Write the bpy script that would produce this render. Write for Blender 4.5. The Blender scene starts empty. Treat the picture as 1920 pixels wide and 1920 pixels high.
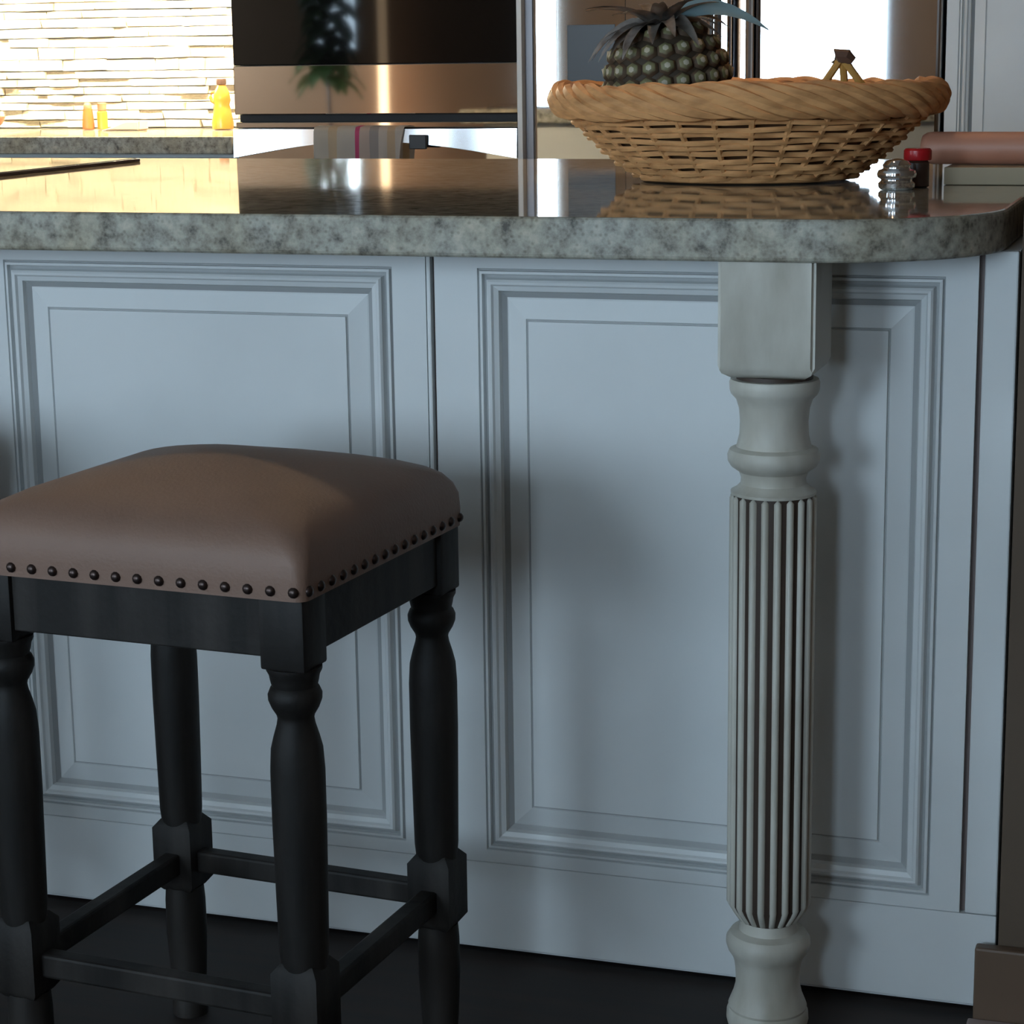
import bpy, bmesh, math, random
from mathutils import Vector, Matrix
random.seed(7)
PI = math.pi
scene = bpy.context.scene
C = scene.collection

# ------------------------------------------------------------------ camera
CAM = Vector((.205, -2.341, 1.082)); PITCH, ROLL, YAW, FPX = .209, -.014, .32, 4042.7
fw = Vector((-math.sin(YAW)*math.cos(PITCH), math.cos(YAW)*math.cos(PITCH), -math.sin(PITCH)))
r0 = Vector((math.cos(YAW), math.sin(YAW), 0)); u0 = r0.cross(fw)
rt = math.cos(ROLL)*r0 + math.sin(ROLL)*u0
up = -math.sin(ROLL)*r0 + math.cos(ROLL)*u0
cd = bpy.data.cameras.new('camera'); cam = bpy.data.objects.new('camera', cd); C.objects.link(cam)
M = Matrix((rt, up, -fw)).transposed().to_4x4(); M.translation = CAM
cam.matrix_world = M
cd.sensor_width = 36; cd.sensor_fit = 'HORIZONTAL'; cd.lens = 36*FPX/1920
cd.clip_start = .05; cd.clip_end = 100
scene.camera = cam

# ------------------------------------------------------------------ world, light, exposure
w = bpy.data.worlds.new('world'); scene.world = w; w.use_nodes = True
bg = w.node_tree.nodes['Background']
bg.inputs[0].default_value = (.62, .82, 1.0, 1); bg.inputs[1].default_value = 18.0
scene.view_settings.view_transform = 'Standard'; scene.view_settings.look = 'None'
scene.view_settings.gamma = 1; scene.view_settings.use_curve_mapping = False
scene.view_settings.exposure = 0.34

WIN1 = (-2.98, -1.84, .30, 2.45)       # glass door opening in the living-room wall (x0, x1, z0, z1)
WIN2 = (-5.76, -5.42, 1.12, 2.05)      # small window further along that wall
WIN6 = (-.85, -.25, .95, 2.35)          # tall narrow window behind the seating
WIN5 = (-4.20, -4.02, .30, 2.45)       # sidelight left of the glass door
WIN4 = (-6.0, -4.7, .75, 2.15)         # window in the left wall (y0, y1, z0, z1)
YB = -6.2                               # living-room wall
def portal(x0, x1, z0, z1, y):
    l = bpy.data.lights.new('window_daylight', 'AREA'); l.shape = 'RECTANGLE'
    l.size = x1-x0; l.size_y = z1-z0; l.cycles.is_portal = True
    o = bpy.data.objects.new('window_daylight', l); C.objects.link(o)
    o.location = ((x0+x1)/2, y, (z0+z1)/2); o.rotation_euler = (PI/2, 0, 0)
for W in (WIN1, WIN2, WIN5, WIN6): portal(*W, YB-.13)
l = bpy.data.lights.new('window_daylight', 'AREA'); l.shape = 'RECTANGLE'; l.size = WIN4[1]-WIN4[0]; l.size_y = WIN4[3]-WIN4[2]; l.cycles.is_portal = True
o = bpy.data.objects.new('window_daylight', l); C.objects.link(o)
o.location = (-7.33, (WIN4[0]+WIN4[1])/2, (WIN4[2]+WIN4[3])/2); o.rotation_euler = (PI/2, 0, -PI/2)

# ------------------------------------------------------------------ materials
def mat(name, col, rough=.5, metal=0, spec=.5, coat=0, noise=None, bump=0, bscale=80, emit=None, trans=0):
    m = bpy.data.materials.new(name); m.use_nodes = True
    nt = m.node_tree; b = nt.nodes['Principled BSDF']
    b.inputs['Base Color'].default_value = (*col, 1)
    b.inputs['Roughness'].default_value = rough; b.inputs['Metallic'].default_value = metal
    b.inputs['Specular IOR Level'].default_value = spec; b.inputs['Coat Weight'].default_value = coat
    b.inputs['Transmission Weight'].default_value = trans
    if emit:
        b.inputs['Emission Color'].default_value = (*emit[0], 1); b.inputs['Emission Strength'].default_value = emit[1]
    if noise or bump:
        tc = nt.nodes.new('ShaderNodeTexCoord')
    if noise:        # noise = (scale, colour2, low, high, stretch)
        mp = nt.nodes.new('ShaderNodeMapping'); mp.inputs['Scale'].default_value = noise[4] if len(noise) > 4 else (1, 1, 1)
        n = nt.nodes.new('ShaderNodeTexNoise'); n.inputs['Scale'].default_value = noise[0]; n.inputs['Detail'].default_value = 6
        r = nt.nodes.new('ShaderNodeValToRGB')
        r.color_ramp.elements[0].position = noise[2]; r.color_ramp.elements[0].color = (*col, 1)
        r.color_ramp.elements[1].position = noise[3]; r.color_ramp.elements[1].color = (*noise[1], 1)
        nt.links.new(tc.outputs['Object'], mp.inputs[0]); nt.links.new(mp.outputs[0], n.inputs[0])
        nt.links.new(n.outputs[0], r.inputs[0]); nt.links.new(r.outputs[0], b.inputs['Base Color'])
    if bump:
        n2 = nt.nodes.new('ShaderNodeTexNoise'); n2.inputs['Scale'].default_value = bscale; n2.inputs['Detail'].default_value = 4
        bp = nt.nodes.new('ShaderNodeBump'); bp.inputs['Strength'].default_value = bump; bp.inputs['Distance'].default_value = .002
        nt.links.new(tc.outputs['Object'], n2.inputs[0]); nt.links.new(n2.outputs[0], bp.inputs['Height'])
        nt.links.new(bp.outputs[0], b.inputs['Normal'])
    return m

def granite(name, rough=.045, spec=.55):
    m = mat(name, (.3, .3, .28), rough, spec=spec)
    nt = m.node_tree; b = nt.nodes['Principled BSDF']
    tc = nt.nodes.new('ShaderNodeTexCoord')
    n1 = nt.nodes.new('ShaderNodeTexNoise'); n1.inputs['Scale'].default_value = 55; n1.inputs['Detail'].default_value = 5; n1.inputs['Roughness'].default_value = .65
    r1 = nt.nodes.new('ShaderNodeValToRGB'); e = r1.color_ramp.elements
    e[0].position = .30; e[0].color = (.10, .095, .085, 1); e[1].position = .72; e[1].color = (.58, .56, .50, 1)
    x = e.new(.43); x.color = (.30, .29, .26, 1); x = e.new(.55); x.color = (.42, .42, .38, 1)
    n2 = nt.nodes.new('ShaderNodeTexVoronoi'); n2.inputs['Scale'].default_value = 130
    r2 = nt.nodes.new('ShaderNodeValToRGB'); e = r2.color_ramp.elements
    e[0].position = .05; e[0].color = (.45, .42, .38, 1); e[1].position = .35; e[1].color = (1, 1, 1, 1)
    n3 = nt.nodes.new('ShaderNodeTexNoise'); n3.inputs['Scale'].default_value = 9; n3.inputs['Detail'].default_value = 2
    r3 = nt.nodes.new('ShaderNodeValToRGB'); e = r3.color_ramp.elements
    e[0].position = .35; e[0].color = (.92, .84, .70, 1); e[1].position = .62; e[1].color = (1, .99, .95, 1)
    m1 = nt.nodes.new('ShaderNodeMixRGB'); m1.blend_type = 'MULTIPLY'; m1.inputs[0].default_value = .7
    m2 = nt.nodes.new('ShaderNodeMixRGB'); m2.blend_type = 'MULTIPLY'; m2.inputs[0].default_value = 1
    for n in (n1, n2, n3): nt.links.new(tc.outputs['Object'], n.inputs['Vector'])
    nt.links.new(n1.outputs[0], r1.inputs[0]); nt.links.new(n2.outputs['Distance'], r2.inputs[0]); nt.links.new(n3.outputs[0], r3.inputs[0])
    nt.links.new(r1.outputs[0], m1.inputs[1]); nt.links.new(r2.outputs[0], m1.inputs[2])
    nt.links.new(m1.outputs[0], m2.inputs[1]); nt.links.new(r3.outputs[0], m2.inputs[2])
    nt.links.new(m2.outputs[0], b.inputs['Base Color'])
    return m

def stripes(name):
    m = mat(name, (.8, .8, .8), .85)
    nt = m.node_tree; b = nt.nodes['Principled BSDF']
    tc = nt.nodes.new('ShaderNodeTexCoord'); sp = nt.nodes.new('ShaderNodeSeparateXYZ')
    r = nt.nodes.new('ShaderNodeValToRGB'); r.color_ramp.interpolation = 'CONSTANT'; e = r.color_ramp.elements
    e[0].position = 0; e[0].color = (.62, .60, .55, 1); e[1].position = .16; e[1].color = (.62, .52, .38, 1)
    for p, c in ((.26, (.62, .60, .56)), (.46, (.60, .10, .25)), (.51, (.60, .52, .48)), (.62, (.40, .38, .38)), (.72, (.62, .58, .54)), (.82, (.62, .50, .36)), (.9, (.6, .57, .54))):
        x = e.new(p); x.color = (*c, 1)
    nt.links.new(tc.outputs['Generated'], sp.inputs[0]); nt.links.new(sp.outputs[0], r.inputs[0]); nt.links.new(r.outputs[0], b.inputs['Base Color'])
    return m

MT = dict(
    white=mat('painted_white_wood', (.72, .74, .74), .42, noise=(4, (.66, .68, .68), .4, .7)),
    glaze=mat('grey_glaze_in_grooves', (.36, .37, .37), .5),
    seam=mat('brown_seam_shade', (.16, .12, .11), .6),
    legpaint=mat('antiqued_cream_paint', (.60, .58, .51), .45, noise=(16, (.36, .33, .26), .42, .72, (1, 1, .35))),
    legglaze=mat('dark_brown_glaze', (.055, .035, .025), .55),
    granite=granite('polished_speckled_granite'), graniteedge=granite('honed_speckled_granite_edge', .5, .3),
    stoolwood=mat('weathered_charcoal_wood', (.009, .0075, .0065), .6, spec=.3, noise=(22, (.040, .034, .030), .4, .72, (1, 1, .12)), bump=.25),
    leather=mat('tan_leather', (.25, .15, .108), .55, noise=(6, (.20, .118, .085), .35, .7), bump=.25, bscale=260),
    nail=mat('aged_bronze_nail', (.07, .05, .045), .35, metal=.85),
    floor=mat('dark_walnut_floor', (.030, .019, .015), .65, noise=(8, (.018, .015, .014), .35, .7, (.3, 5, 1))),
    wallpaint=mat('tan_wall_paint', (.36, .21, .12), .8),
    darkwall=mat('dark_taupe_paint', (.10, .068, .044), .7, bump=.2),
    basebrown=mat('stained_baseboard', (.13, .08, .05), .5),
    threshold=mat('pale_stone_threshold', (.38, .29, .27), .55, bump=.2),
    ceiling=mat('ceiling_paint', (.62, .60, .56), .9),
    steel=mat('brushed_stainless_steel', (.60, .55, .50), .03, metal=1),
    mirrorsteel=mat('polished_stainless_steel', (.66, .65, .65), .025, metal=1),
    satinsteel=mat('satin_steel', (.68, .67, .67), .13, metal=1),
    greysteel=mat('grey_steel_side', (.20, .19, .20), .35, metal=.7),
    blackglass=mat('black_oven_glass', (.004, .004, .004), .03, spec=.36),
    black=mat('black_plastic', (.012, .012, .014), .35),
    darkgap=mat('dark_gap', (.01, .008, .008), .6),
    cookedge=mat('dark_brown_steel_edge', (.05, .025, .02), .4),
    stone=mat('honey_ledger_stone', (.72, .64, .48), .75, noise=(12, (.50, .40, .28), .45, .75), bump=.8, bscale=40),
    mortar=mat('backsplash_mortar', (.60, .53, .42), .9),
    wicker=mat('golden_wicker', (.70, .36, .145), .55, noise=(30, (.42, .20, .075), .4, .75, (1, 1, 3))),
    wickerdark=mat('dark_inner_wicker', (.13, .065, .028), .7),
    pinebody=mat('pineapple_rind_dark', (.045, .030, .016), .7),
    pineeye=mat('pineapple_eye_green', (.19, .18, .085), .55, noise=(60, (.08, .055, .035), .45, .7)),
    pineeyetip=mat('pineapple_eye_tip', (.46, .42, .32), .6),
    pinedry=mat('grey_dry_leaf', (.50, .46, .43), .6, noise=(30, (.14, .10, .08), .4, .7)),
    pinerim=mat('pineapple_eye_rim', (.09, .055, .03), .7),
    pineleaf=mat('dry_pineapple_leaf', (.34, .31, .28), .55, noise=(25, (.10, .08, .065), .4, .7)),
    pineblue=mat('blue_green_pineapple_leaf', (.30, .42, .45), .45),
    banana=mat('ripe_banana_skin', (.50, .26, .06), .5, noise=(30, (.25, .13, .04), .55, .75)),
    bananastem=mat('brown_banana_stem', (.10, .05, .03), .6),
    bookred=mat('red_brown_book_cover', (.30, .105, .07), .45),
    booktop=mat('pinkish_brown_wood', (.52, .25, .17), .5, noise=(20, (.42, .18, .11), .4, .7, (1, 1, .1))),
    bookgrey=mat('tan_book_cover', (.34, .27, .17), .6),
    pages=mat('book_pages', (.50, .42, .30), .8),
    chrome=mat('chrome', (.80, .82, .85), .06, metal=1),
    red=mat('red_plastic', (.38, .008, .012), .3),
    amber=mat('amber_syrup', (.62, .22, .03), .15, spec=.6),
    shaker=mat('orange_spice', (.50, .12, .03), .3),
    cap=mat('dark_brown_cap', (.06, .03, .02), .4),
    woodbowl=mat('brown_wood', (.28, .12, .06), .5),
    linen=mat('beige_linen', (.55, .42, .30), .9),
    towel=stripes('striped_dish_towel'), plantleaf=mat('green_leaf', (.06, .16, .05), .45),
    columnlamp=mat('glowing_warm_column', (1, .8, .6), .5, emit=((1.0, .70, .42), 3.6)),
    filldownlight=mat('warm_fill_downlight', (1, .9, .8), .5, emit=((1.0, .66, .36), 95)),
    fillcanlens=mat('warm_fill_can', (1, .9, .8), .5, emit=((1.0, .56, .26), 190)),
    framewhite=mat('white_window_frame', (.7, .7, .7), .5),
    lamp=mat('under_cabinet_lamp', (1, 1, 1), .5, emit=((1.0, .85, .58), 380)),
)

# ------------------------------------------------------------------ helpers
def link(name, me, m, parent=None):
    o = bpy.data.objects.new(name, me); C.objects.link(o)
    ms = m if isinstance(m, (list, tuple)) else [m]
    if len(me.materials) == 0:
        for k in ms: me.materials.append(MT[k] if isinstance(k, str) else k)
    if parent: o.parent = parent
    return o
def obj(name, bm, m, parent=None, smooth=True, angle=35):
    me = bpy.data.meshes.new(name); bm.normal_update(); bm.to_mesh(me); bm.free()
    if smooth:
        me.polygons.foreach_set('use_smooth', [True]*len(me.polygons))
        try: me.set_sharp_from_angle(angle=math.radians(angle))
        except Exception: pass
    return link(name, me, m, parent)
def thing(name, label, cat, loc=(0, 0, 0), rz=0, group=None):
    o = bpy.data.objects.new(name, None); C.objects.link(o); o.location = loc; o.rotation_euler = (0, 0, rz)
    o.empty_display_size = .05
    o['label'] = label; o['category'] = cat
    if group: o['group'] = group
    return o
def tag(o, label, cat, group=None):
    o['label'] = label; o['category'] = cat
    if group: o['group'] = group
    return o
def struct(o): o['kind'] = 'structure'; return o
def box(bm, x0, x1, y0, y1, z0, z1, bev=0, seg=2, mi=0):
    r = bmesh.ops.create_cube(bm, size=1)
    vs = r['verts']
    for v in vs: v.co = Vector((x0 + (v.co.x+.5)*(x1-x0), y0 + (v.co.y+.5)*(y1-y0), z0 + (v.co.z+.5)*(z1-z0)))
    fs = list({f for v in vs for f in v.link_faces})
    for f in fs: f.material_index = mi
    if bev:
        es = list({e for v in vs for e in v.link_edges})
        bmesh.ops.bevel(bm, geom=es, offset=bev, segments=seg, affect='EDGES', profile=.5)
    return bm
def bx(*a, **k): return box(bmesh.new(), *a, **k)
def lathe(bm, prof, n=32, cx=0, cy=0, cap=True, mi=0):
    rings = []
    for r, z in prof:
        rings.append([bm.verts.new((cx + r*math.cos(2*PI*i/n), cy + r*math.sin(2*PI*i/n), z)) for i in range(n)])
    for a, b in zip(rings, rings[1:]):
        for i in range(n):
            f = bm.faces.new((a[i], a[(i+1) % n], b[(i+1) % n], b[i])); f.material_index = mi
    if cap:
        bm.faces.new(rings[0][::-1]); bm.faces.new(rings[-1])
    bmesh.ops.recalc_face_normals(bm, faces=bm.faces[:])
    return bm
def tube(bm, pts, rad, n=8, closed=False, mi=0, squash=1.0):
    pts = [Vector(p) for p in pts]; N = len(pts)
    rr = rad if isinstance(rad, (list, tuple)) else [rad]*N
    rings = []
    for i, p in enumerate(pts):
        a = pts[(i-1) % N] if (closed or i > 0) else pts[i]
        b = pts[(i+1) % N] if (closed or i < N-1) else pts[i]
        t = (b-a).normalized()
        ref = Vector((0, 0, 1)) if abs(t.z) < .9 else Vector((1, 0, 0))
        s = t.cross(ref).normalized(); q = s.cross(t)
        rings.append([bm.verts.new(p + (s*math.cos(2*PI*k/n)*squash + q*math.sin(2*PI*k/n))*rr[i]) for k in range(n)])
    for i in range(N if closed else N-1):
        a, b = rings[i], rings[(i+1) % N]
        for k in range(n):
            f = bm.faces.new((a[k], a[(k+1) % n], b[(k+1) % n], b[k])); f.material_index = mi
    if not closed:
        bm.faces.new(rings[0][::-1]); bm.faces.new(rings[-1])
    bmesh.ops.recalc_face_normals(bm, faces=bm.faces[:])
    return bm
def prism(bm, pts, z0, z1, bev=0, seg=3):
    a = [bm.verts.new((x, y, z0)) for x, y in pts]; b = [bm.verts.new((x, y, z1)) for x, y in pts]
    n = len(pts)
    f1 = bm.faces.new(a[::-1]); f2 = bm.faces.new(b)
    for i in range(n): bm.faces.new((a[i], a[(i+1) % n], b[(i+1) % n], b[i]))
    bmesh.ops.recalc_face_normals(bm, faces=bm.faces[:])
    if bev:
        bmesh.ops.bevel(bm, geom=list(f1.edges)+list(f2.edges), offset=bev, segments=seg, affect='EDGES', profile=.5)
    return bm
def copy_tree(o, parent=None):
    c = o.copy(); C.objects.link(c); c.parent = parent
    for ch in list(o.children): copy_tree(ch, c)
    return c

# ------------------------------------------------------------------ room shell
XL, XR, YF, ZC = -7.2, 2.6, 3.3, 2.6
struct(obj('floor', bx(XL, XR, YB-.1, YF+.1, -.1, 0), 'floor', smooth=False))
struct(obj('ceiling', bx(XL, XR, YB-.1, YF+.1, ZC, ZC+.1), 'ceiling', smooth=False))
bm = bmesh.new()
box(bm, XL-.1, XL, YB-.1, WIN4[0], 0, ZC); box(bm, XL-.1, XL, WIN4[1], YF+.1, 0, ZC)
box(bm, XL-.1, XL, WIN4[0], WIN4[1], 0, WIN4[2]); box(bm, XL-.1, XL, WIN4[0], WIN4[1], WIN4[3], ZC)
struct(obj('wall_left', bm, 'wallpaint', smooth=False))
struct(obj('wall_outer', bx(XR, XR+.1, YB-.1, YF+.1, 0, ZC), 'wallpaint', smooth=False))
struct(obj('wall_kitchen', bx(XL, XR, YF, YF+.1, 0, ZC), 'wallpaint', smooth=False))
bm = bmesh.new()
xs = [XL, WIN2[0], WIN2[1], WIN5[0], WIN5[1], WIN1[0], WIN1[1], WIN6[0], WIN6[1], XR]
for k in (0, 2, 4, 6, 8): box(bm, xs[k], xs[k+1], YB-.1, YB, 0, ZC)
for W in (WIN1, WIN2, WIN5, WIN6):
    box(bm, W[0], W[1], YB-.1, YB, 0, W[2]); box(bm, W[0], W[1], YB-.1, YB, W[3], ZC)
struct(obj('wall_living', bm, 'wallpaint', smooth=False))
for i, W in enumerate((WIN1, WIN2, WIN5, WIN6)):
    bm = bmesh.new(); t = (.04, .02, .012, .05)[i]
    box(bm, W[0], W[0]+t, YB-.09, YB-.01, W[2], W[3]); box(bm, W[1]-t, W[1], YB-.09, YB-.01, W[2], W[3])
    box(bm, W[0]+t, W[1]-t, YB-.09, YB-.01, W[3]-t, W[3]); box(bm, W[0]+t, W[1]-t, YB-.09, YB-.01, W[2], W[2]+t)
    fr = struct(obj('window_%d' % (i+1), bm, 'framewhite', smooth=False))
    if i == 0:
        for xx, hw_ in ((-2.62, .014), (-2.47, .006), (-2.35, .008), (-2.10, .012)):
            obj('blind_cord' if hw_ < .03 else 'mullion', bx(xx-hw_, xx+hw_, YB-.05, YB-.03, W[2]+t, W[3]-t), 'framewhite', fr, smooth=False)
bm = bmesh.new(); t = .05; W = WIN4
box(bm, XL-.09, XL-.01, W[0], W[0]+t, W[2], W[3]); box(bm, XL-.09, XL-.01, W[1]-t, W[1], W[2], W[3])
box(bm, XL-.09, XL-.01, W[0]+t, W[1]-t, W[2], W[2]+t); box(bm, XL-.09, XL-.01, W[0]+t, W[1]-t, W[3]-t, W[3])
fr = struct(obj('window_5', bm, 'framewhite', smooth=False))
obj('mullion', bx(XL-.07, XL-.03, -5.37, -5.33, W[2]+t, W[3]-t), 'framewhite', fr, smooth=False)
# partition wall the island runs up to, with its baseboard
struct(obj('wall_right', bx(.003, .15, -.012, YF, 0, ZC), 'darkwall', smooth=False))
struct(obj('baseboard_right', bx(-.021, .168, -.030, -.0125, .0, .094, bev=.003), 'basebrown', smooth=False))
struct(obj('trim_1', bx(-.026, .19, -.085, -.031, .0, .010, bev=.002), 'threshold', smooth=False))

# ------------------------------------------------------------------ kitchen island
ZT, TH = .915, .044
ZU = ZT-TH
isl = thing('kitchen_island', 'white panelled kitchen island with a reeded corner leg under granite worktop', 'island', (-1.0, .5, 0))
def ip(o): o.parent = isl; o.matrix_parent_inverse = Matrix.Translation((1.0, -.5, 0)); return o
ip(obj('body', bx(-2.06, -.001, .0145, 1.0, .004, ZU), 'white', smooth=False))
ip(obj('plinth', bx(-2.06, -.001, .0, .014, .012, .121, bev=.0008, seg=1), 'white', smooth=False))
ip(obj('corner_post', bx(-.0365, -.001, .0, .014, .122, ZU, bev=.002), 'white', smooth=False))
# (inset, depth towards the room, glazed?)
PROF = [(0, 0, 0), (.0008, -.003, 1), (.0026, -.003, 1), (.0032, .0015, 0), (.0062, .002, 0), (.0072, -.0035, 1), (.0105, -.0035, 1),
        (.0125, .0035, 0), (.0150, .0055, 0), (.0180, .005, 0), (.0200, .002, 0), (.0255, 0, 0), (.0272, -.006, 1), (.0335, -.0085, 1), (.0352, -.0078, 0),
        (.0575, -.0025, 0), (.0583, -.0042, 1), (.0600, -.0042, 1), (.0606, -.0015, 0)]
def loops(bm, x0, x1, z0, z1, prof):
    prev = None
    for ins, d, g in prof:
        ring = [bm.verts.new((x, -d, z)) for x, z in ((x0+ins, z0+ins), (x1-ins, z0+ins), (x1-ins, z1-ins), (x0+ins, z1-ins))]
        if prev:
            for i in range(4):
                f = bm.faces.new((prev[i], prev[(i+1) % 4], ring[(i+1) % 4], ring[i])); f.material_index = 1 if (g and pg) else 0
        prev = ring; pg = g
    return prev
def panel_unit(x0, x1, z0, z1, mx0, mx1, mz0, mz1):
    bm = bmesh.new()
    o = [(x0, z0), (x1, z0), (x1, z1), (x0, z1)]; i_ = [(mx0, mz0), (mx1, mz0), (mx1, mz1), (mx0, mz1)]
    fa = [bm.verts.new((x, 0, z)) for x, z in o]; fb = [bm.verts.new((x, 0, z)) for x, z in i_]
    ba = [bm.verts.new((x, .014, z)) for x, z in o]; bb = [bm.verts.new((x, .014, z)) for x, z in i_]
    for k in range(4):
        j = (k+1) % 4
        bm.faces.new((fa[k], fa[j], fb[j], fb[k])); bm.faces.new((ba[j], ba[k], bb[k], bb[j]))
        bm.faces.new((fa[j], fa[k], ba[k], ba[j])); bm.faces.new((fb[k], fb[j], bb[j], bb[k]))
    bmesh.ops.recalc_face_normals(bm, faces=bm.faces[:])
    p = ip(obj('back_panel', bm, 'white', smooth=False))
    bm = bmesh.new(); loops(bm, mx0, mx1, mz0, mz1, PROF)
    obj('moulding', bm, ['white', 'glaze'], p, smooth=False)
    s = PROF[-1][0]; d = PROF[-1][1]
    obj('raised_field', bx(mx0+s, mx1-s, -d, .0135, mz0+s, mz1-s), 'white', p, smooth=False)
panel_unit(-.6615, -.0425, .122, ZU, -.609, -.077, .138, .843)
panel_unit(-1.2840, -.6725, .122, ZU, -1.229, -.714, .138, .843)
panel_unit(-2.06, -1.289, .122, ZU, -1.98, -1.335, .138, .843)
for a, b in ((-.6615, -.6655), (-.0425, -.0365)):
    ip(obj('seam_strip', bx(min(a, b), max(a, b), .008, .0142, .122, ZU), 'seam', smooth=False))  # brown strip colours in the shade deep in the panel gaps
ip(obj('seam_bead', bx(-.6715, -.6660, -.001, .0142, .122, ZU, bev=.0018), 'white'))

# reeded support leg
LX, LY = -.240, -.109
leg = thing('support_leg', '', '', (0, 0, 0)); del leg['label']; del leg['category']
leg.parent = isl; leg.matrix_parent_inverse = Matrix.Translation((1.0, -.5, 0)); leg.location = (LX, LY, 0)
bm = bmesh.new(); h = .051
rg = []
for hh, z in ((h, ZU), (h, .762), (h-.004, .754), (h-.012, .749)):
    rg.append([bm.verts.new((sx*hh, sy*hh, z)) for sx, sy in ((-1, -1), (1, -1), (1, 1), (-1, 1))])
for a, b in zip(rg, rg[1:]):
    for k in range(4): bm.faces.new((a[k], a[(k+1) % 4], b[(k+1) % 4], b[k]))
bm.faces.new(rg[0]); bm.faces.new(rg[-1][::-1])
bmesh.ops.recalc_face_normals(bm, faces=bm.faces[:])
es = [e for e in bm.edges if abs(e.verts[0].co.z-e.verts[1].co.z) > .05]
bmesh.ops.bevel(bm, geom=es, offset=.004, segments=3, affect='EDGES')
obj('square_block', bm, 'legpaint', leg)
bm = bmesh.new()
lathe(bm, [(.036, .750), (.036, .744), (.0465, .7435), (.048, .740), (.0475, .732), (.046, .728), (.0405, .722), (.0375, .712), (.0362, .698), (.0368, .684), (.0392, .674), (.0400, .671)], 40)
n0 = len(bm.faces)
lathe(bm, [(.0400, .671), (.0415, .6705), (.0470, .668), (.0495, .662), (.0490, .656), (.0455, .650), (.0390, .6455), (.0370, .644), (.0362, .642), (.0345, .637), (.0352, .631), (.0400, .626), (.0455, .623), (.0455, .620)], 40)
obj('turned_capital', bm, 'legpaint', leg, angle=28)
bm = bmesh.new()
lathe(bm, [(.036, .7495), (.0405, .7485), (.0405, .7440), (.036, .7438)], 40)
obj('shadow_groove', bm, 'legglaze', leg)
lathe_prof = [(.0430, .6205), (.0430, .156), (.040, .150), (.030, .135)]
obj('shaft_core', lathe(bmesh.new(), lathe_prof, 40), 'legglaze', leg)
NR = 20; RR = .0432
def reed_mesh():
    bm = bmesh.new(); wd = .0042; rings = []
    for z, rr, ws in ((.616, RR-.001, .6), (.6185, RR+.0005, .3)): pass
    secs = [(.6195, -.003, .45), (.616, .0, 1), (.158, .0, .95), (.150, -.004, .95), (.137, -.0125, .8)]
    for z, dr, ws in secs:
        ring = []
        for k in range(7):
            a = PI*k/6
            ring.append(bm.verts.new((-math.cos(a)*wd*ws, -(RR-.001+dr + math.sin(a)*.0046), z)))
        rings.append(ring)
    for a, b in zip(rings, rings[1:]):
        for k in range(6): bm.faces.new((a[k], a[k+1], b[k+1], b[k]))
    bm.faces.new(rings[0]); bm.faces.new(rings[-1][::-1])
    bmesh.ops.recalc_face_normals(bm, faces=bm.faces[:])
    return bm
r1 = obj('reed', reed_mesh(), 'legpaint', leg, angle=60)
for k in range(1, NR):
    c = r1.copy(); C.objects.link(c); c.parent = leg; c.rotation_euler = (0, 0, 2*PI*k/NR)
bm = lathe(bmesh.new(), [(.028, .150), (.030, .138), (.0315, .130), (.033, .1245), (.042, .121), (.0465, .114), (.0470, .108), (.0445, .100), (.0405, .094), (.0395, .092), (.0375, .086), (.0365, .078), (.0358, .068), (.0360, .058), (.0385, .048), (.0425, .038), (.0440, .034), (.0432, .031), (.0455, .027), (.0460, .018), (.0440, .010), (.0400, .004), (.0385, .0005)], 40)
obj('turned_foot', bm, 'legpaint', leg, angle=28)

# granite worktop
pts = [(-2.12, 1.06), (-2.12, -.169)]
R = .19; cxr, cyr = -.015-R, -.169+R
for k in range(25):
    a = -PI/2 + PI/2*k/24; pts.append((cxr+R*math.cos(a), cyr+R*math.sin(a)))
pts.append((-.015, 1.06))
bm = prism(bmesh.new(), pts, ZU, ZT, bev=.005); bm.normal_update()
for f in bm.faces: f.material_index = 0 if f.normal.z > .9 else 1
o = obj('worktop', bm, ['granite', 'graniteedge'], angle=12)
tag(o, 'polished speckled grey granite worktop with rounded corner on the white island', 'worktop')

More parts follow.
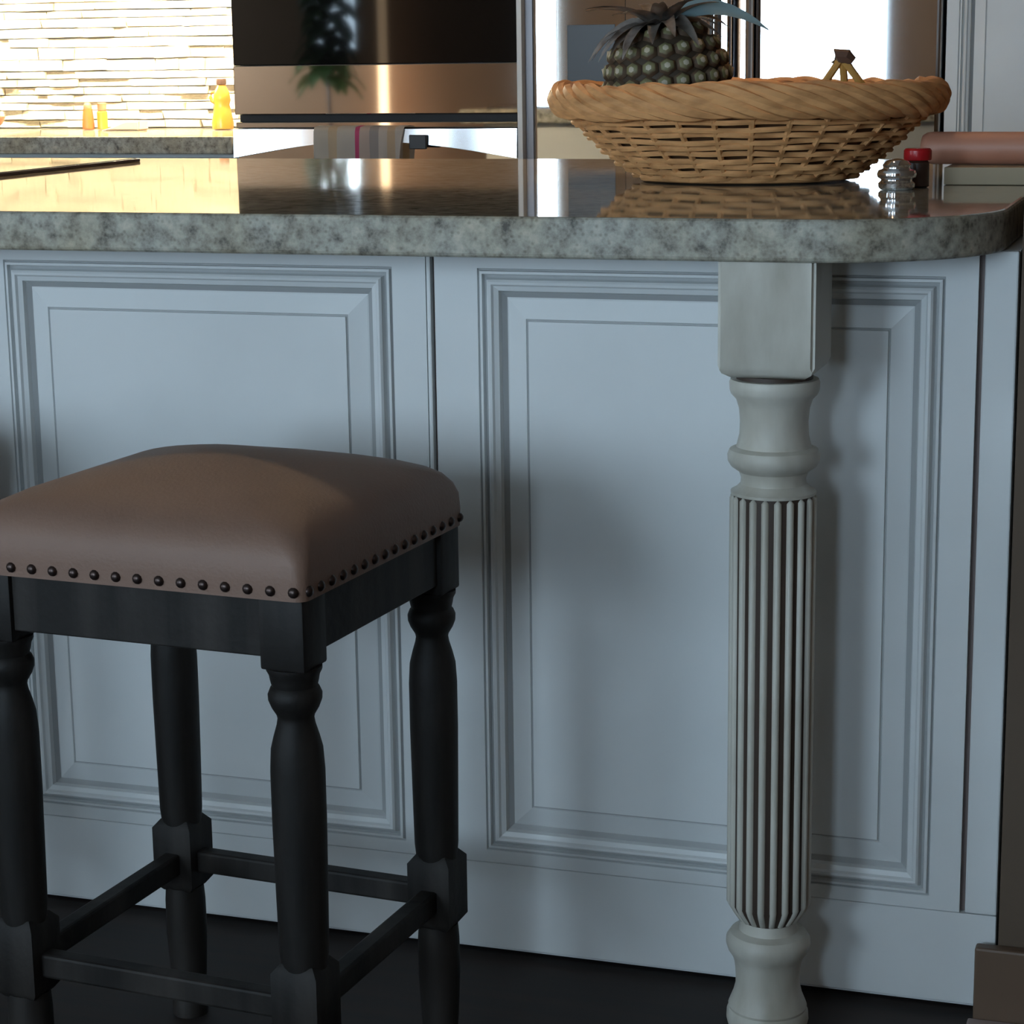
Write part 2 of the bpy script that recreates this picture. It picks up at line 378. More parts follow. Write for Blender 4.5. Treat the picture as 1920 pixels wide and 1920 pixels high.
# ------------------------------------------------------------------ counter stools
ZS = .600
def rsq(hw, hd, r, n=7):
    out = []
    for cx_, cy_, a0 in ((hw-r, hd-r, 0), (-hw+r, hd-r, PI/2), (-hw+r, -hd+r, PI), (hw-r, -hd+r, 3*PI/2)):
        for k in range(n):
            a = a0 + PI/2*k/(n-1); out.append((cx_+r*math.cos(a), cy_+r*math.sin(a)))
    return out
def make_stool(label):
    W, D = .373, .359; hw, hd = W/2, D/2
    t = thing('counter_stool', label, 'stool')
    # upholstered seat: rounded square rings, domed on top
    bm = bmesh.new(); rings = []
    secs = [(0.0, -.001, .012), (0.0, .006, .012), (-.001, .016, .013), (-.0005, .034, .016), (.003, .046, .02), (.009, .056, .026), (.018, .0635, .034), (.032, .0705, .045),
            (.055, .078, .055), (.085, .0855, .06), (.115, .0915, .05), (.145, .0955, .03), (.168, .0975, .0100)]
    for ins, z, r in secs:
        rings.append([bm.verts.new((x, y, ZS+z)) for x, y in rsq(hw-ins, hd-ins, min(r, hd-ins-.001))])
    n = len(rings[0])
    for a, b in zip(rings, rings[1:]):
        for i in range(n): bm.faces.new((a[i], a[(i+1) % n], b[(i+1) % n], b[i]))
    bm.faces.new(rings[0][::-1]); bm.faces.new(rings[-1])
    bmesh.ops.recalc_face_normals(bm, faces=bm.faces[:])
    obj('seat_cushion', bm, 'leather', t, angle=60)
    # nailheads
    bm = bmesh.new()
    prof = [(.0054, 0), (.0050, .0018), (.0036, .0034), (.0016, .0042)]
    lathe(bm, prof, 10)
    bmesh.ops.rotate(bm, verts=bm.verts[:], cent=(0, 0, 0), matrix=Matrix.Rotation(PI/2, 3, 'X'))   # points to -y
    first = obj('nailhead', bm, 'nail', t, angle=60); used = False
    NN = 16
    for side in range(4):
        a = side*PI/2
        L, off = (hw, hd) if side % 2 == 0 else (hd, hw)
        for k in range(NN):
            s = -L+.0105 + (2*L-.021)*k/(NN-1)
            o = first if not used else first.copy()
            if used: C.objects.link(o); o.parent = t
            used = True
            p = Matrix.Rotation(a, 3, 'Z') @ Vector((s, -off+.0002, ZS+.008))
            o.location = p; o.rotation_euler = (0, 0, a)
    # legs
    lx, ly, q = hw-.027, hd-.027, .0232
    bm = bmesh.new()
    box(bm, -q, q, -q, q, .531, ZS-.0012, bev=.0025)
    lathe(bm, [(.0262, .5315), (.0262, .528), (.0238, .5235), (.0228, .518), (.0215, .5125), (.0232, .5105), (.0255, .505), (.0252, .499), (.0225, .492), (.0180, .4845), (.0172, .481),
               (.0182, .475), (.0215, .464), (.0245, .452), (.0258, .430), (.0258, .38), (.0248, .31), (.0238, .25), (.0222, .234)], 24)
    obj_leg = bm
    rg = []
    for hh, z in ((q-.006, .240), (q+.0012, .231), (q+.0012, .164), (q-.006, .155)):
        rg.append([bm.verts.new((sx*hh, sy*hh, z)) for sx, sy in ((-1, -1), (1, -1), (1, 1), (-1, 1))])
    for a, b in zip(rg, rg[1:]):
        for k in range(4): bm.faces.new((a[k], b[k], b[(k+1) % 4], a[(k+1) % 4]))
    bm.faces.new(rg[0]); bm.faces.new(rg[-1][::-1])
    lathe(bm, [(.0215, .158), (.0228, .14), (.0230, .10), (.0205, .05), (.0180, .022), (.0205, .016), (.0200, .0005)], 24)
    L1 = obj('leg', bm, 'stoolwood', t, angle=40); L1.location = (lx, -ly, 0)
    for sx, sy in ((1, 1), (-1, 1), (-1, -1)):
        c = L1.copy(); C.objects.link(c); c.parent = t; c.location = (sx*lx, sy*ly, 0)
    for side in range(4):
        L = (lx if side % 2 == 0 else ly)-q+.001; off = (ly if side % 2 == 0 else lx)
        zt = .542
        a = obj('apron', bx(-L, L, -off-.018, -off+.004, zt, ZS-.0012, bev=.0015), 'stoolwood', t, smooth=False); a.rotation_euler = (0, 0, side*PI/2)
        s = obj('stretcher', bx(-L, L, -off-.010, -off+.010, .178, .203, bev=.003), 'stoolwood', t, smooth=False); s.rotation_euler = (0, 0, side*PI/2)
    return t
st = make_stool('charcoal wooden stool with nailhead trim, in front of the seam between panels')
st.location = (-.742, -.413, 0); st.rotation_euler = (0, 0, -.075)
st['group'] = 'counter stools along the island'
s2 = copy_tree(st); s2['label'] = 'charcoal wooden stool with nailhead trim, next to the cooktop end of the island'
s2.location = (-1.395, -.345, 0); s2.rotation_euler = (0, 0, .03)

# ------------------------------------------------------------------ things on the worktop
# cooktop
ck = thing('cooktop', 'thin black glass cooktop with dark brown edge set on the granite worktop', 'cooktop', (-1.80, .66, ZT))
obj('glass_top', bx(-.265, .265, -.275, .275, .0035, .0062, bev=.001), 'blackglass', ck, smooth=False)
obj('edge_frame', bx(-.27, .27, -.28, .28, .0002, .0052, bev=.001), 'cookedge', ck, smooth=False)

# wicker basket
BX, BY, BZ = -.404, .50, ZT+.0015
bk = thing('wicker_basket', 'oval golden wicker fruit basket with thick braided rim on the worktop', 'basket', (BX, BY, BZ))
RX, RY, HB = .243, .200, .092            # rim centre line radii and height
def wall(t):                             # t 0 bottom .. 1 top: (fraction of rim radius, z)
    return (.56+.40*t**.80, .004+.080*t)
def ell(a, f, d=0): return (math.cos(a)*(RX*f+d), math.sin(a)*(RY*f+d))
# base and inner liner
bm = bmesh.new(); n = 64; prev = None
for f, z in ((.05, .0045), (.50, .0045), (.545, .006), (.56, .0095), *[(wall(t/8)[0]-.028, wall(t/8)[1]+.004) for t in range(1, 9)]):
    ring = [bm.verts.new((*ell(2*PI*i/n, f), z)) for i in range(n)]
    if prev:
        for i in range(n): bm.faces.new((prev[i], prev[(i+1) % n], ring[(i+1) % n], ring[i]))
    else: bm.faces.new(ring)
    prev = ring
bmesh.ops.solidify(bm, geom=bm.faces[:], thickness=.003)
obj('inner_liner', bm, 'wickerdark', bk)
NS = 30
for k in range(NS):
    a = 2*PI*(k+.5)/NS
    pts = [(*ell(a, wall(t/6)[0], -.001), wall(t/6)[1]) for t in range(-0, 7)]
    obj('stake', tube(bmesh.new(), pts, .0042, 6), 'wicker', bk)
NW = 10
for j in range(NW):
    t = (j+.35)/NW
    f, z = wall(t); M_ = 150
    ph = (j % 2)*PI
    jit = random.uniform(-1, 1)
    pts = []
    for i in range(M_):
        a = 2*PI*i/M_
        d = .0045*math.sin(NS*a/1.0 + ph) if False else .0050*math.cos(NS/2*a + ph)
        pts.append((*ell(a, f, d+.0005), z+.0012*math.sin(3*a+jit*3)+.0007*math.sin(11*a+j)))
    obj('weaver', tube(bmesh.new(), pts, .0036 if j > 2 else .0043, 6, closed=True), 'wicker', bk)
obj('foot_ring', tube(bmesh.new(), [(*ell(2*PI*i/80, .555, .002), .0052) for i in range(80)], .005, 8, closed=True), 'wicker', bk)
NB = 7                                   # strands of the plaited rim
for s in range(NB):
    pts = []; M_ = 220
    for i in range(M_):
        a = 2*PI*i/M_
        th = -a*6 + 2*PI*s/NB
        rad = .0140+.0016*math.sin(7*a+s)
        d = math.cos(th)*rad*.95; dz = math.sin(th)*rad*1.12
        pts.append((*ell(a, 1.0, d), HB+.013+dz+.0015*math.sin(4*a+1)))
    obj('rim_strand', tube(bmesh.new(), pts, .0084, 7, closed=True), 'wicker', bk)

# pineapple standing in the basket
pa = thing('pineapple', 'dark green pineapple with dry grey crown standing in the wicker basket', 'pineapple', (-.492, .485, ZT+.018))
pa.rotation_euler = (math.radians(2), math.radians(-7), .2)
PH, PR = .192, .083
def prad(t): return PR*(max(0, 1-abs(2*t-.92)**2.6/1.35))**.5 if t < .97 else PR*.30
bm = lathe(bmesh.new(), [(max(.012, prad(t/20)-.003), PH*t/20) for t in range(0, 21)], 32)
obj('fruit_body', bm, 'pinebody', pa)
def eye_mesh():
    bm = bmesh.new(); prev = None
    for f, hgt in ((1.06, -.003), (.82, .0025), (.60, .0042), (.36, .0046)):
        ring = [bm.verts.new((math.cos(PI/3*i+PI/6)*f*.0118, math.sin(PI/3*i+PI/6)*f*.0110, hgt)) for i in range(6)]
        if prev:
            for i in range(6):
                f_ = bm.faces.new((prev[i], prev[(i+1) % 6], ring[(i+1) % 6], ring[i])); f_.material_index = 2 if f > .8 else 0
        prev = ring
    tip = bm.verts.new((0, .003, .0075))
    for i in range(6):
        f = bm.faces.new((prev[i], prev[(i+1) % 6], tip)); f.material_index = 1
    return bm
e1 = obj('rind_eye', eye_mesh(), ['pineeye', 'pineeyetip', 'pinerim'], pa, angle=80); used = False
rows = 9
for j in range(rows):
    t = .06+.86*j/(rows-1); r = prad(t); z = PH*t
    dr = (prad(min(t+.02, .96))-prad(t-.02))/(PH*.04)
    cnt = max(7, int(round(2*PI*r/.0235)))
    for k in range(cnt):
        a = 2*PI*(k+.5*(j % 2))/cnt
        nrm = Vector((math.cos(a), math.sin(a), -dr)).normalized()
        upv = Vector((0, 0, 1)); xv = upv.cross(nrm).normalized(); yv = nrm.cross(xv)
        o = e1 if not used else e1.copy()
        if used: C.objects.link(o); o.parent = pa
        used = True
        mm = Matrix((xv, yv, nrm)).transposed().to_4x4(); mm.translation = Vector((r*math.cos(a), r*math.sin(a), z))
        o.matrix_local = mm
def leaf(a, L, wd, rise, droop, z0, mname, r0_=.012, roll=0):
    cr, sr = math.cos(roll), math.sin(roll)
    bm = bmesh.new(); prev = None; N = 9
    for i in range(N+1):
        s = i/N
        rr = r0_ + L*s*math.cos(rise*(1-s)); zz = z0 + L*(math.sin(rise)*s - droop*s*s)
        ww = wd*(1-s)**.7*(1 if s > .12 else .75)+.0006
        ring = []
        for q, dz in ((-1, .25), (-.5, .05), (0, -.06), (.5, .05), (1, .25)):
            ring.append(bm.verts.new((math.cos(a)*rr - math.sin(a)*q*ww*cr, math.sin(a)*rr + math.cos(a)*q*ww*cr, zz+dz*ww+q*ww*sr)))
        if prev:
            for k in range(4): bm.faces.new((prev[k], prev[k+1], ring[k+1], ring[k]))
        prev = ring
    bmesh.ops.solidify(bm, geom=bm.faces[:], thickness=.0012)
    bmesh.ops.recalc_face_normals(bm, faces=bm.faces[:])
    return obj('crown_leaf', bm, mname, pa)
for k in range(14):
    a = 2*PI*k/14+random.uniform(-.15, .15)
    leaf(a, random.uniform(.060, .085), .0150, random.uniform(.4, .8), random.uniform(.7, .95), PH-.012, 'pineleaf', .018, roll=random.uniform(-.7, .7))
for k in range(11):
    a = 2*PI*k/11+.2
    leaf(a, random.uniform(.07, .10), .0150, random.uniform(.85, 1.15), .5, PH-.010, 'pineleaf', .010)
leaf(-.30, .135, .017, .42, .62, PH-.002, 'pineblue', .010, roll=1.0)
for a_ in (3.3, 3.75, 4.2, 2.9): leaf(a_, .085, .017, .35, .75, PH-.006, 'pinedry', .016, roll=random.uniform(-.9, .9))

# bananas: three necks meeting in one crown above the rim
bn = thing('banana_bunch', 'ripe bananas joined at a brown crown rising above the basket rim', 'bananas', (-.273, .47, ZT))
crown = Vector((0, 0, .158))
obj('crown', tube(bmesh.new(), [crown+Vector((-.010, 0, -.008)), crown+Vector((-.006, 0, .001)), crown+Vector((.006, 0, .0)), crown+Vector((.013, .002, -.006))], [.006, .011, .010, .007], 8), 'bananastem', bn)
for dx, dy in ((-.030, -.01), (.003, .012), (.034, -.004)):
    pts = [crown, crown+Vector((dx*.35, dy*.3, -.016)), crown+Vector((dx*.75, dy*.6, -.034)), crown+Vector((dx*1.1, dy, -.052)),
           crown+Vector((dx*1.3, dy*1.5+.006, -.075)), crown+Vector((dx*1.25, dy*1.5+.022, -.100)), crown+Vector((dx*1.1, dy+.045, -.118)), crown+Vector((dx*.9, dy+.068, -.122)), crown+Vector((dx*.8, dy+.078, -.121))]
    b_ = obj('banana', tube(bmesh.new(), pts, [.0055, .0050, .0052, .0085, .0135, .0155, .0150, .009, .004], 7), 'banana', bn, angle=50)

# books
def book(t, hx, hy, th, cov, top):
    obj('front_cover', bx(-hx, hx, -hy, hy, th-.0025, th, bev=.001), top, t, smooth=False)
    obj('back_cover', bx(-hx, hx, -hy, hy, .0003, .0028, bev=.001), cov, t, smooth=False)
    obj('spine', bx(-hx, hx, -hy-.002, -hy+.002, .0003, th, bev=.001), cov, t, smooth=False)
    obj('pages', bx(-hx+.002, hx-.003, -hy+.003, hy-.004, .0029, th-.0026), 'pages', t, smooth=False)
b2 = thing('closed_book', 'tan book lying flat under the rolling pin', 'book', (-.075, .52, ZT+.0002))
book(b2, .058, .105, .022, 'bookgrey', 'bookgrey')
rpn = thing('rolling_pin', 'pinkish brown wooden rolling pin lying on the tan book', 'rolling pin', (-.088, .475, ZT+.0225+.0205))
rpn.rotation_euler = (0, PI/2, -.10)
obj('roller', lathe(bmesh.new(), [(.010, -.083), (.0165, -.081), (.0195, -.076), (.0205, -.068), (.0205, .070), (.0195, .076), (.012, .079)], 28), 'booktop', rpn)

# chrome jar and red-lidded jar
cj = obj('ribbed_tin', lathe(bmesh.new(), [(.006, .0003), (.0165, .0003), (.019, .003), (.0195, .008), (.0165, .0115), (.0165, .0125), (.020, .015), (.021, .019), (.0195, .0235), (.0145, .0255), (.0142, .027), (.0150, .030), (.0115, .0345), (.005, .037), (.001, .0375)], 28), 'chrome')
cj.location = (-.178, .318, ZT); cj.scale = (1.15, 1.15, 1.0); tag(cj, 'small shiny chrome ribbed tin beside the basket', 'tin')
rj = thing('lidded_jar', 'small dark jar with a red lid between chrome tin and tan book', 'jar', (-.160, .368, ZT))
obj('jar_body', lathe(bmesh.new(), [(.012, .0003), (.0145, .002), (.0145, .030), (.012, .033)], 20), 'cap', rj)
obj('lid', lathe(bmesh.new(), [(.0165, .0332), (.0172, .035), (.0172, .045), (.0150, .0475)], 20), 'red', rj)

# ------------------------------------------------------------------ far kitchen run
ZF = .892
def dressed_cab(name, label, x0, x1, y0, y1, z0, z1, prm=()):
    t = thing(name, label, 'cabinet', ((x0+x1)/2, (y0+y1)/2, z0))
    return t
cb = thing('base_cabinet', 'white base cabinet under the far granite counter', 'cabinet', (-3.9, 2.95, 0))
obj('carcass', bx(-1.7, 1.735, -.27, .34, .10, ZF-TH), 'white', cb, smooth=False)
obj('toe_kick', bx(-1.7, 1.735, -.22, .33, .001, .0995), 'black', cb, smooth=False)
for k in range(5):
    d = obj('door', bx(-1.69+.685*k, -1.69+.685*k+.675, -.29, -.2705, .12, ZF-TH-.01, bev=.003), 'white', cb, smooth=False)
bm = bx(-5.6, -2.161, 2.618, 3.285, ZF-TH, ZF, bev=.004); bm.normal_update()
for f in bm.faces: f.material_index = 0 if f.normal.z > .9 else 1
o = obj('far_counter', bm, ['granite', 'graniteedge'], smooth=False)
tag(o, 'long granite counter running along the stone backsplash', 'counter')
# stone backsplash, every strip its own stone
bs = struct(obj('wall_backsplash', bx(-5.6, -2.16, 3.270, 3.2995, ZF+.0005, 1.37), 'mortar', smooth=False))
shared = []
for k in range(6):
    bm = bx(-.5, .5, -.5, .5, -.5, .5)
    for v in bm.verts: v.co += Vector((random.uniform(-.02, .02), random.uniform(-.18, .18) if v.co.y < 0 else 0, random.uniform(-.07, .07)))
    me_o = obj('stone', bm, 'stone', bs, smooth=False); shared.append(me_o.data); bpy.data.objects.remove(me_o)
z = ZF+.002; row = 0
while z < 1.36:
    hgt = random.choice((.022, .027, .033)); x = -3.45 + random.uniform(-.1, 0)
    while x < -2.18:
        L = random.uniform(.07, .19); x1 = min(x+L, -2.165)
        if x1-x > .03:
            o = link('stone', random.choice(shared), 'stone', bs)
            th = random.uniform(.012, .026)
            o.location = ((x+x1)/2, 3.270-th/2+.002, z+hgt/2); o.scale = (x1-x-.003, th, hgt-.003)
        x = x1
    z += hgt; row += 1
# wall cabinet with under-cabinet lamps (above the frame)
wc = thing('wall_cabinet', 'white wall cabinet above the stone backsplash', 'cabinet', (-3.9, 3.1, 1.40))
obj('carcass', bx(-1.6, 1.735, -.17, .19, 0, .8), 'white', wc, smooth=False)
for k in range(4):
    obj('door', bx(-1.59+.83*k, -1.59+.83*k+.82, -.192, -.1705, .0, .8, bev=.003), 'white', wc, smooth=False)
for k, (xa, xb) in enumerate(((-2.75, -2.22), (-3.50, -3.12))):
    o = obj('strip_lamp', bx(xa, xb, 2.955, 2.995, 1.380, 1.3985), 'lamp', smooth=False)
    tag(o, 'warm strip lamp under the wall cabinet ' + ('next to the oven' if k == 0 else 'above the spice shakers'), 'lamp')

# bottles and small things on the far counter
def shaker(x, y, label):
    t = thing('spice_shaker', label, 'shaker', (x, y, ZF+.0005))
    obj('glass_body', lathe(bmesh.new(), [(.010, 0), (.0165, .001), (.0175, .012), (.015, .04), (.0125, .058)], 20), 'shaker', t)
    obj('cap', lathe(bmesh.new(), [(.0115, .0582), (.0118, .066), (.008, .073), (.003, .076)], 20), 'woodbowl', t)
shaker(-2.845, 3.13, 'squat orange spice shaker beside its slimmer mate on the far counter')
t = thing('spice_shaker', 'slim amber spice shaker next to the squat one on the far counter', 'shaker', (-2.800, 3.13, ZF+.0005))
obj('glass_body', lathe(bmesh.new(), [(.010, 0), (.0145, .001), (.0145, .048), (.011, .052)], 20), 'amber', t)
obj('cap', lathe(bmesh.new(), [(.0125, .0522), (.0125, .072), (.010, .0745)], 20), 'woodbowl', t)
t = thing('syrup_bottle', 'amber syrup bottle with dark cap standing against the oven', 'bottle', (-2.415, 3.10, ZF+.0005))
obj('bottle_body', lathe(bmesh.new(), [(.020, 0), (.029, .002), (.030, .018), (.024, .052), (.020, .066), (.0235, .080), (.021, .100), (.013, .116), (.0115, .120)], 24), 'amber', t)
obj('cap', lathe(bmesh.new(), [(.0135, .1202), (.0140, .123), (.0140, .134), (.0120, .137)], 20), 'cap', t)
obj('handle', tube(bmesh.new(), [(-.019, 0, .101), (-.030, 0, .099), (-.034, 0, .088), (-.030, 0, .076), (-.020, 0, .071)], .0042, 8), 'amber', t)
bm = bmesh.new()
vs = [(-.06, -.03, 0), (.06, -.03, 0), (.06, .03, 0), (-.06, .03, 0), (.02, -.028, .022), (.058, -.026, .027), (.058, .028, .027), (.02, .026, .022)]
vv = [bm.verts.new(p) for p in vs]
for f in ((3, 2, 1, 0), (0, 1, 5, 4), (2, 3, 7, 6), (1, 2, 6, 5), (3, 0, 4, 7), (4, 5, 6, 7)): bm.faces.new([vv[i] for i in f])
bmesh.ops.bevel(bm, geom=bm.edges[:], offset=.004, segments=2, affect='EDGES')
o = obj('folded_cloth', bm, 'linen'); o.location = (-2.695, 3.06, ZF+.0005); tag(o, 'beige folded cloth lying between the shakers and the syrup bottle', 'cloth')
bm = lathe(bmesh.new(), [(.02, 0), (.028, .002), (.052, .022), (.060, .040), (.056, .041), (.048, .024), (.02, .006)], 24)
o = obj('wooden_bowl', bm, 'woodbowl'); o.location = (-3.10, 3.0, ZF+.0005); tag(o, 'small brown wooden bowl by the ledger stone backsplash', 'bowl')

# ------------------------------------------------------------------ wall oven
YO = 2.63; OX0, OX1 = -2.155, -1.413
ov = thing('wall_oven', 'stainless steel double wall oven with black glass door', 'oven', ((OX0+OX1)/2, 3.0, 0))
def op(name, m, x0, x1, y0, y1, z0, z1, parent=ov, bev=.002):
    cx_, cy_ = ov.location.x, ov.location.y
    return obj(name, bx(x0-cx_, x1-cx_, y0-cy_, y1-cy_, z0, z1, bev=bev), m, parent, smooth=False)
op('housing', 'greysteel', OX0, OX1, YO+.04, 3.285, .10, 1.75)
ud = op('upper_door', 'blackglass', OX0, OX1, YO+.002, YO+.0395, 1.0645, 1.58)
op('door_rail', 'steel', OX0, OX1, YO, YO+.0395, .945, 1.064, ud)
op('vent_gap', 'darkgap', OX0, OX1, YO+.03, YO+.0398, .924, .945, bev=0)
op('vent_lip', 'steel', OX0, OX1, YO+.004, YO+.0395, .912, .9265)
ld = op('lower_door', 'steel', OX0, OX1, YO+.012, YO+.0395, .30, .911)
op('control_panel', 'black', OX0, OX1, YO+.002, YO+.0395, 1.583, 1.75)
# arched handle apron
bm = bmesh.new(); N = 24; fr = []; bk_ = []
for i in range(N+1):
    s = i/N; x = OX0 + (OX1-OX0)*s - ov.location.x
    zb = .840 + .040*math.sin(PI*s)
    yy = YO-.012-.017*(1-(2*s-1)**2)-3.0
    fr.append((bm.verts.new((x, yy, .910)), bm.verts.new((x, yy-.055*(.910-zb), zb))))
    bk_.append((bm.verts.new((x, YO+.0115-3.0, .910)), bm.verts.new((x, YO+.0115-3.0, zb))))
for i in range(N):
    bm.faces.new((fr[i][0], fr[i][1], fr[i+1][1], fr[i+1][0])); bm.faces.new((bk_[i][0], bk_[i+1][0], bk_[i+1][1], bk_[i][1]))
    bm.faces.new((fr[i][0], fr[i+1][0], bk_[i+1][0], bk_[i][0])); bm.faces.new((fr[i][1], bk_[i][1], bk_[i+1][1], fr[i+1][1]))
bm.faces.new((fr[0][0], bk_[0][0], bk_[0][1], fr[0][1])); bm.faces.new((fr[N][0], fr[N][1], bk_[N][1], bk_[N][0]))
bmesh.ops.recalc_face_normals(bm, faces=bm.faces[:])
obj('arched_handle', bm, 'satinsteel', ld, smooth=True)
op('black_block', 'black', -1.678, -1.634, YO-.040, YO-.0315, .862, .896, ld)  # small black block in front of the arched handle
# towel over the handle
bm = bmesh.new(); cols = 28; prof = [(.036, .918, 0), (.018, .9185, 0), (-.002, .9175, 0), (-.030, .915, 0), (-.036, .905, .2), (-.037, .88, .6), (-.036, .84, 1), (-.034, .78, 1), (-.033, .70, 1)]
rows_ = []
for py, pz, wv in prof:
    rows_.append([bm.verts.new((-.118+.236*i/cols*(1-.05*wv), py-.004*wv*math.sin(i*.9)-.003*wv, pz)) for i in range(cols+1)])
for a, b in zip(rows_, rows_[1:]):
    for i in range(cols): bm.faces.new((a[i], b[i], b[i+1], a[i+1]))
bmesh.ops.solidify(bm, geom=bm.faces[:], thickness=.003)
o = obj('dish_towel', bm, 'towel', angle=60); o.location = (-1.810, YO, 0)
tag(o, 'striped white dish towel with pink line hanging over the oven handle', 'towel')

# filler stile between oven and fridge
fs = thing('tall_filler_panel', 'narrow white filler panel between the wall oven and the refrigerator', 'panel', (-1.3905, 3.0, 0))
obj('white_face', bx(-.021, -.0085, -.380, .285, .001, 2.1, bev=.001), 'white', fs, smooth=False)
obj('grey_reveal', bx(-.008, .0105, -.355, .285, .001, 2.1), 'greysteel', fs, smooth=False)

# ------------------------------------------------------------------ refrigerator
FX0, FX1 = -1.3785, -.4155; XM = -.8896
rf = thing('refrigerator', 'stainless steel french door refrigerator with dark dispenser recess', 'refrigerator', ((FX0+FX1)/2, 3.0, 0))
def rp(name, m, x0, x1, y0, y1, z0, z1, parent=rf, bev=.002, seg=2):
    cx_, cy_ = rf.location.x, rf.location.y
    return obj(name, bx(x0-cx_, x1-cx_, y0-cy_, y1-cy_, z0, z1, bev=bev, seg=seg), m, parent, smooth=False)
rp('cabinet_body', 'greysteel', FX0, FX1, YO+.075, 3.285, .02, 1.80)
DL = rp('left_door', 'mirrorsteel', FX0+.002, XM-.004, YO-.004, YO+.0745, .75, 1.79, bev=.012, seg=4)
DR = rp('right_door', 'mirrorsteel', XM+.004, FX1-.002, YO-.004, YO+.0745, .75, 1.79, bev=.012, seg=4)
rp('freezer_drawer', 'mirrorsteel', FX0+.002, FX1-.002, YO-.004, YO+.0745, .06, .742, bev=.012, seg=4)
rp('dispenser_surround', 'steel', -1.3136, -1.146, YO-.0065, YO-.0042, 1.000, 1.47, DL, bev=.001)
rp('dispenser_recess', 'black', -1.287, -1.1706, YO-.0080, YO-.0066, 1.016, 1.148, DL, bev=.0005)
rp('dispenser_display', 'blackglass', -1.287, -1.1706, YO-.0080, YO-.0066, 1.30, 1.45, DL, bev=.0005)
for nm, xx, dd in (('handle', XM-.045, DL), ('handle', XM+.045, DR)):
    tb = bmesh.new(); cx_, cy_ = rf.location.x, rf.location.y
    tube(tb, [(xx-cx_, YO-.0045-cy_, .86), (xx-cx_, YO-.040-cy_, .88), (xx-cx_, YO-.045-cy_, .92), (xx-cx_, YO-.045-cy_, 1.60), (xx-cx_, YO-.040-cy_, 1.64), (xx-cx_, YO-.0045-cy_, 1.66)], .009, 10)
    obj(nm, tb, 'mirrorsteel', dd)

# tall pantry cabinet right of the fridge
PX0, PX1 = -.4095, .0
pc = thing('pantry_cabinet', 'tall white pantry cabinet with moulded door next to the refrigerator', 'cabinet', ((PX0+PX1)/2, 3.0, 0))
cx_ = pc.location.x
obj('carcass', bx(PX0-cx_, PX1-cx_, YO+.0145-3, .285, .0, 2.1), 'white', pc, smooth=False)
bm = bmesh.new(); l = loops(bm, PX0-cx_+.028, PX1-cx_-.028, .12, 2.05, PROF)
o = obj('door_moulding', bm, ['white', 'glaze'], pc, smooth=False); o.location = (0, YO-3.0, 0)
bm = bmesh.new(); s = PROF[-1][0]
box(bm, PX0-cx_+.028+s, PX1-cx_-.028-s, .002, .0135, .12+s, 2.05-s)
o = obj('door_field', bm, 'white', pc, smooth=False); o.location = (0, YO-3.0, 0)
bm = bmesh.new()
for a in ((PX0-cx_+.001, PX0-cx_+.028, .0, .014, .05, 2.09), (PX1-cx_-.028, PX1-cx_-.001, 0, .014, .05, 2.09), (PX0-cx_+.028, PX1-cx_-.028, 0, .014, .05, .12), (PX0-cx_+.028, PX1-cx_-.028, 0, .014, 2.05, 2.09)): box(bm, *a)
o = obj('door_frame', bm, 'white', pc, smooth=False); o.location = (0, YO-3.0, 0)

# ------------------------------------------------------------------ houseplant in front of the small living-room window
hp = thing('houseplant', 'leafy green houseplant in a pot standing before the small window', 'plant', (-5.47, -5.80, 0))
obj('pot', lathe(bmesh.new(), [(.10, .001), (.12, .004), (.16, .30), (.165, .33), (.15, .33), (.14, .29)], 24), 'woodbowl', hp)
obj('stem', tube(bmesh.new(), [(0, 0, .28), (.01, .01, .7), (-.01, 0, 1.25), (0, 0, 1.9)], .012, 6), 'cap', hp)
for k in range(84):
    a = k*2.4; z0 = .92+1.0*k/84; L = random.uniform(.16, .26); bm = bmesh.new(); prev = None
    for i in range(6):
        q = i/5; rr = .01+L*q; zz = z0+.10*q-.22*q*q; ww = .07*math.sin(PI*min(.98, q*.85+.12))
        ring = [bm.verts.new((math.cos(a)*rr-math.sin(a)*e*ww, math.sin(a)*rr+math.cos(a)*e*ww, zz+.012*abs(e))) for e in (-1, 0, 1)]
        if prev:
            for j in range(2): bm.faces.new((prev[j], prev[j+1], ring[j+1], ring[j]))
        prev = ring
    bmesh.ops.solidify(bm, geom=bm.faces[:], thickness=.001)
    obj('leaf', bm, 'plantleaf', hp)

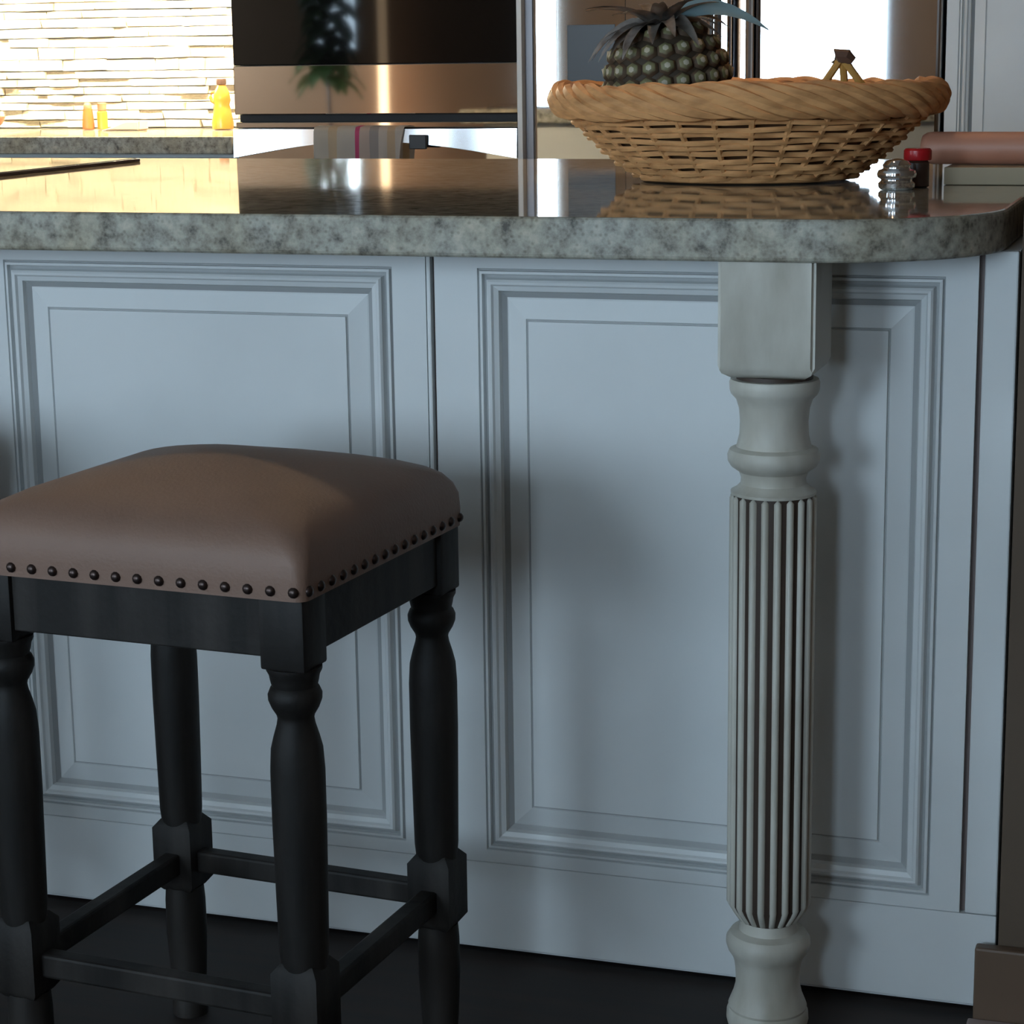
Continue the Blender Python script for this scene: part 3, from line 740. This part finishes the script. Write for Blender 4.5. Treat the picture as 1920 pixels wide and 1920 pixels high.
# slender floor lamp against the living-room wall
fl = thing('floor_lamp', 'slender floor lamp with a glowing warm column beside the houseplant', 'lamp', (-5.16, -6.0, 0))
obj('base', lathe(bmesh.new(), [(.11, .001), (.12, .004), (.12, .015), (.03, .022)], 24), 'black', fl)
obj('glowing_column', lathe(bmesh.new(), [(.028, .0222), (.030, .03), (.030, 1.70), (.027, 1.72)], 20), 'columnlamp', fl)
# unseen couch added to block window light from the lower panels
so = thing('added_sofa', 'low brown couch added unseen in the living room to block window light', 'added_sofa', (-1.55, -3.9, 0))
obj('base', bx(-1.5, 1.5, -.42, .42, .06, .40, bev=.03), 'leather', so)
obj('backrest', bx(-1.5, 1.5, .20, .44,   .38, .72, bev=.05, seg=3), 'leather', so)
for sx in (-1, 1):
    obj('armrest', bx(sx*1.6-.11, sx*1.6+.11, -.42, .44, .06, .58, bev=.05, seg=3), 'leather', so)
    obj('seat_cushion', bx(min(0.005*sx, sx*1.48), max(.005*sx, sx*1.48), -.44, .20, .385, .50, bev=.04, seg=3), 'leather', so)
    for sy in (-.36, .36): obj('foot', bx(sx*1.4-.03, sx*1.4+.03, sy-.03, sy+.03, .001, .065), 'black', so, smooth=False)
# unseen ceiling lights added to brighten the far counter edge and worktop
for x_, lab in ((-2.6, 'added warm ceiling fill light over the far granite counter'), (-1.1, 'added warm ceiling fill light in front of the refrigerator')):
    t = thing('added_ceiling_light', lab, 'light', (x_, 1.85, ZC), group='added kitchen fill lights')
    obj('trim_ring', lathe(bmesh.new(), [(.075, -.006), (.095, -.006), (.10, -.0005), (.075, -.0005)], 28, cap=False), 'framewhite', t)
    obj('lens', lathe(bmesh.new(), [(.001, -.004), (.074, -.004), (.074, -.001), (.001, -.001)], 28, cap=False), 'filldownlight', t)

# unseen can lights added over the island to warm the worktop tone
for x_, lab in ((-1.40, 'added black can fill light above the cooktop'), (-.55, 'added black can fill light above the wicker basket')):
    t = thing('added_can_light', lab, 'light', (x_, .80, ZC), group='added can fill lights over the island')
    obj('shade', lathe(bmesh.new(), [(.070, -.0005), (.070, -.215), (.067, -.215), (.067, -.010), (.001, -.010)], 28, cap=False), 'black', t)
    obj('lens', lathe(bmesh.new(), [(.001, -.016), (.064, -.016), (.064, -.011), (.001, -.011)], 28, cap=False), 'fillcanlens', t)
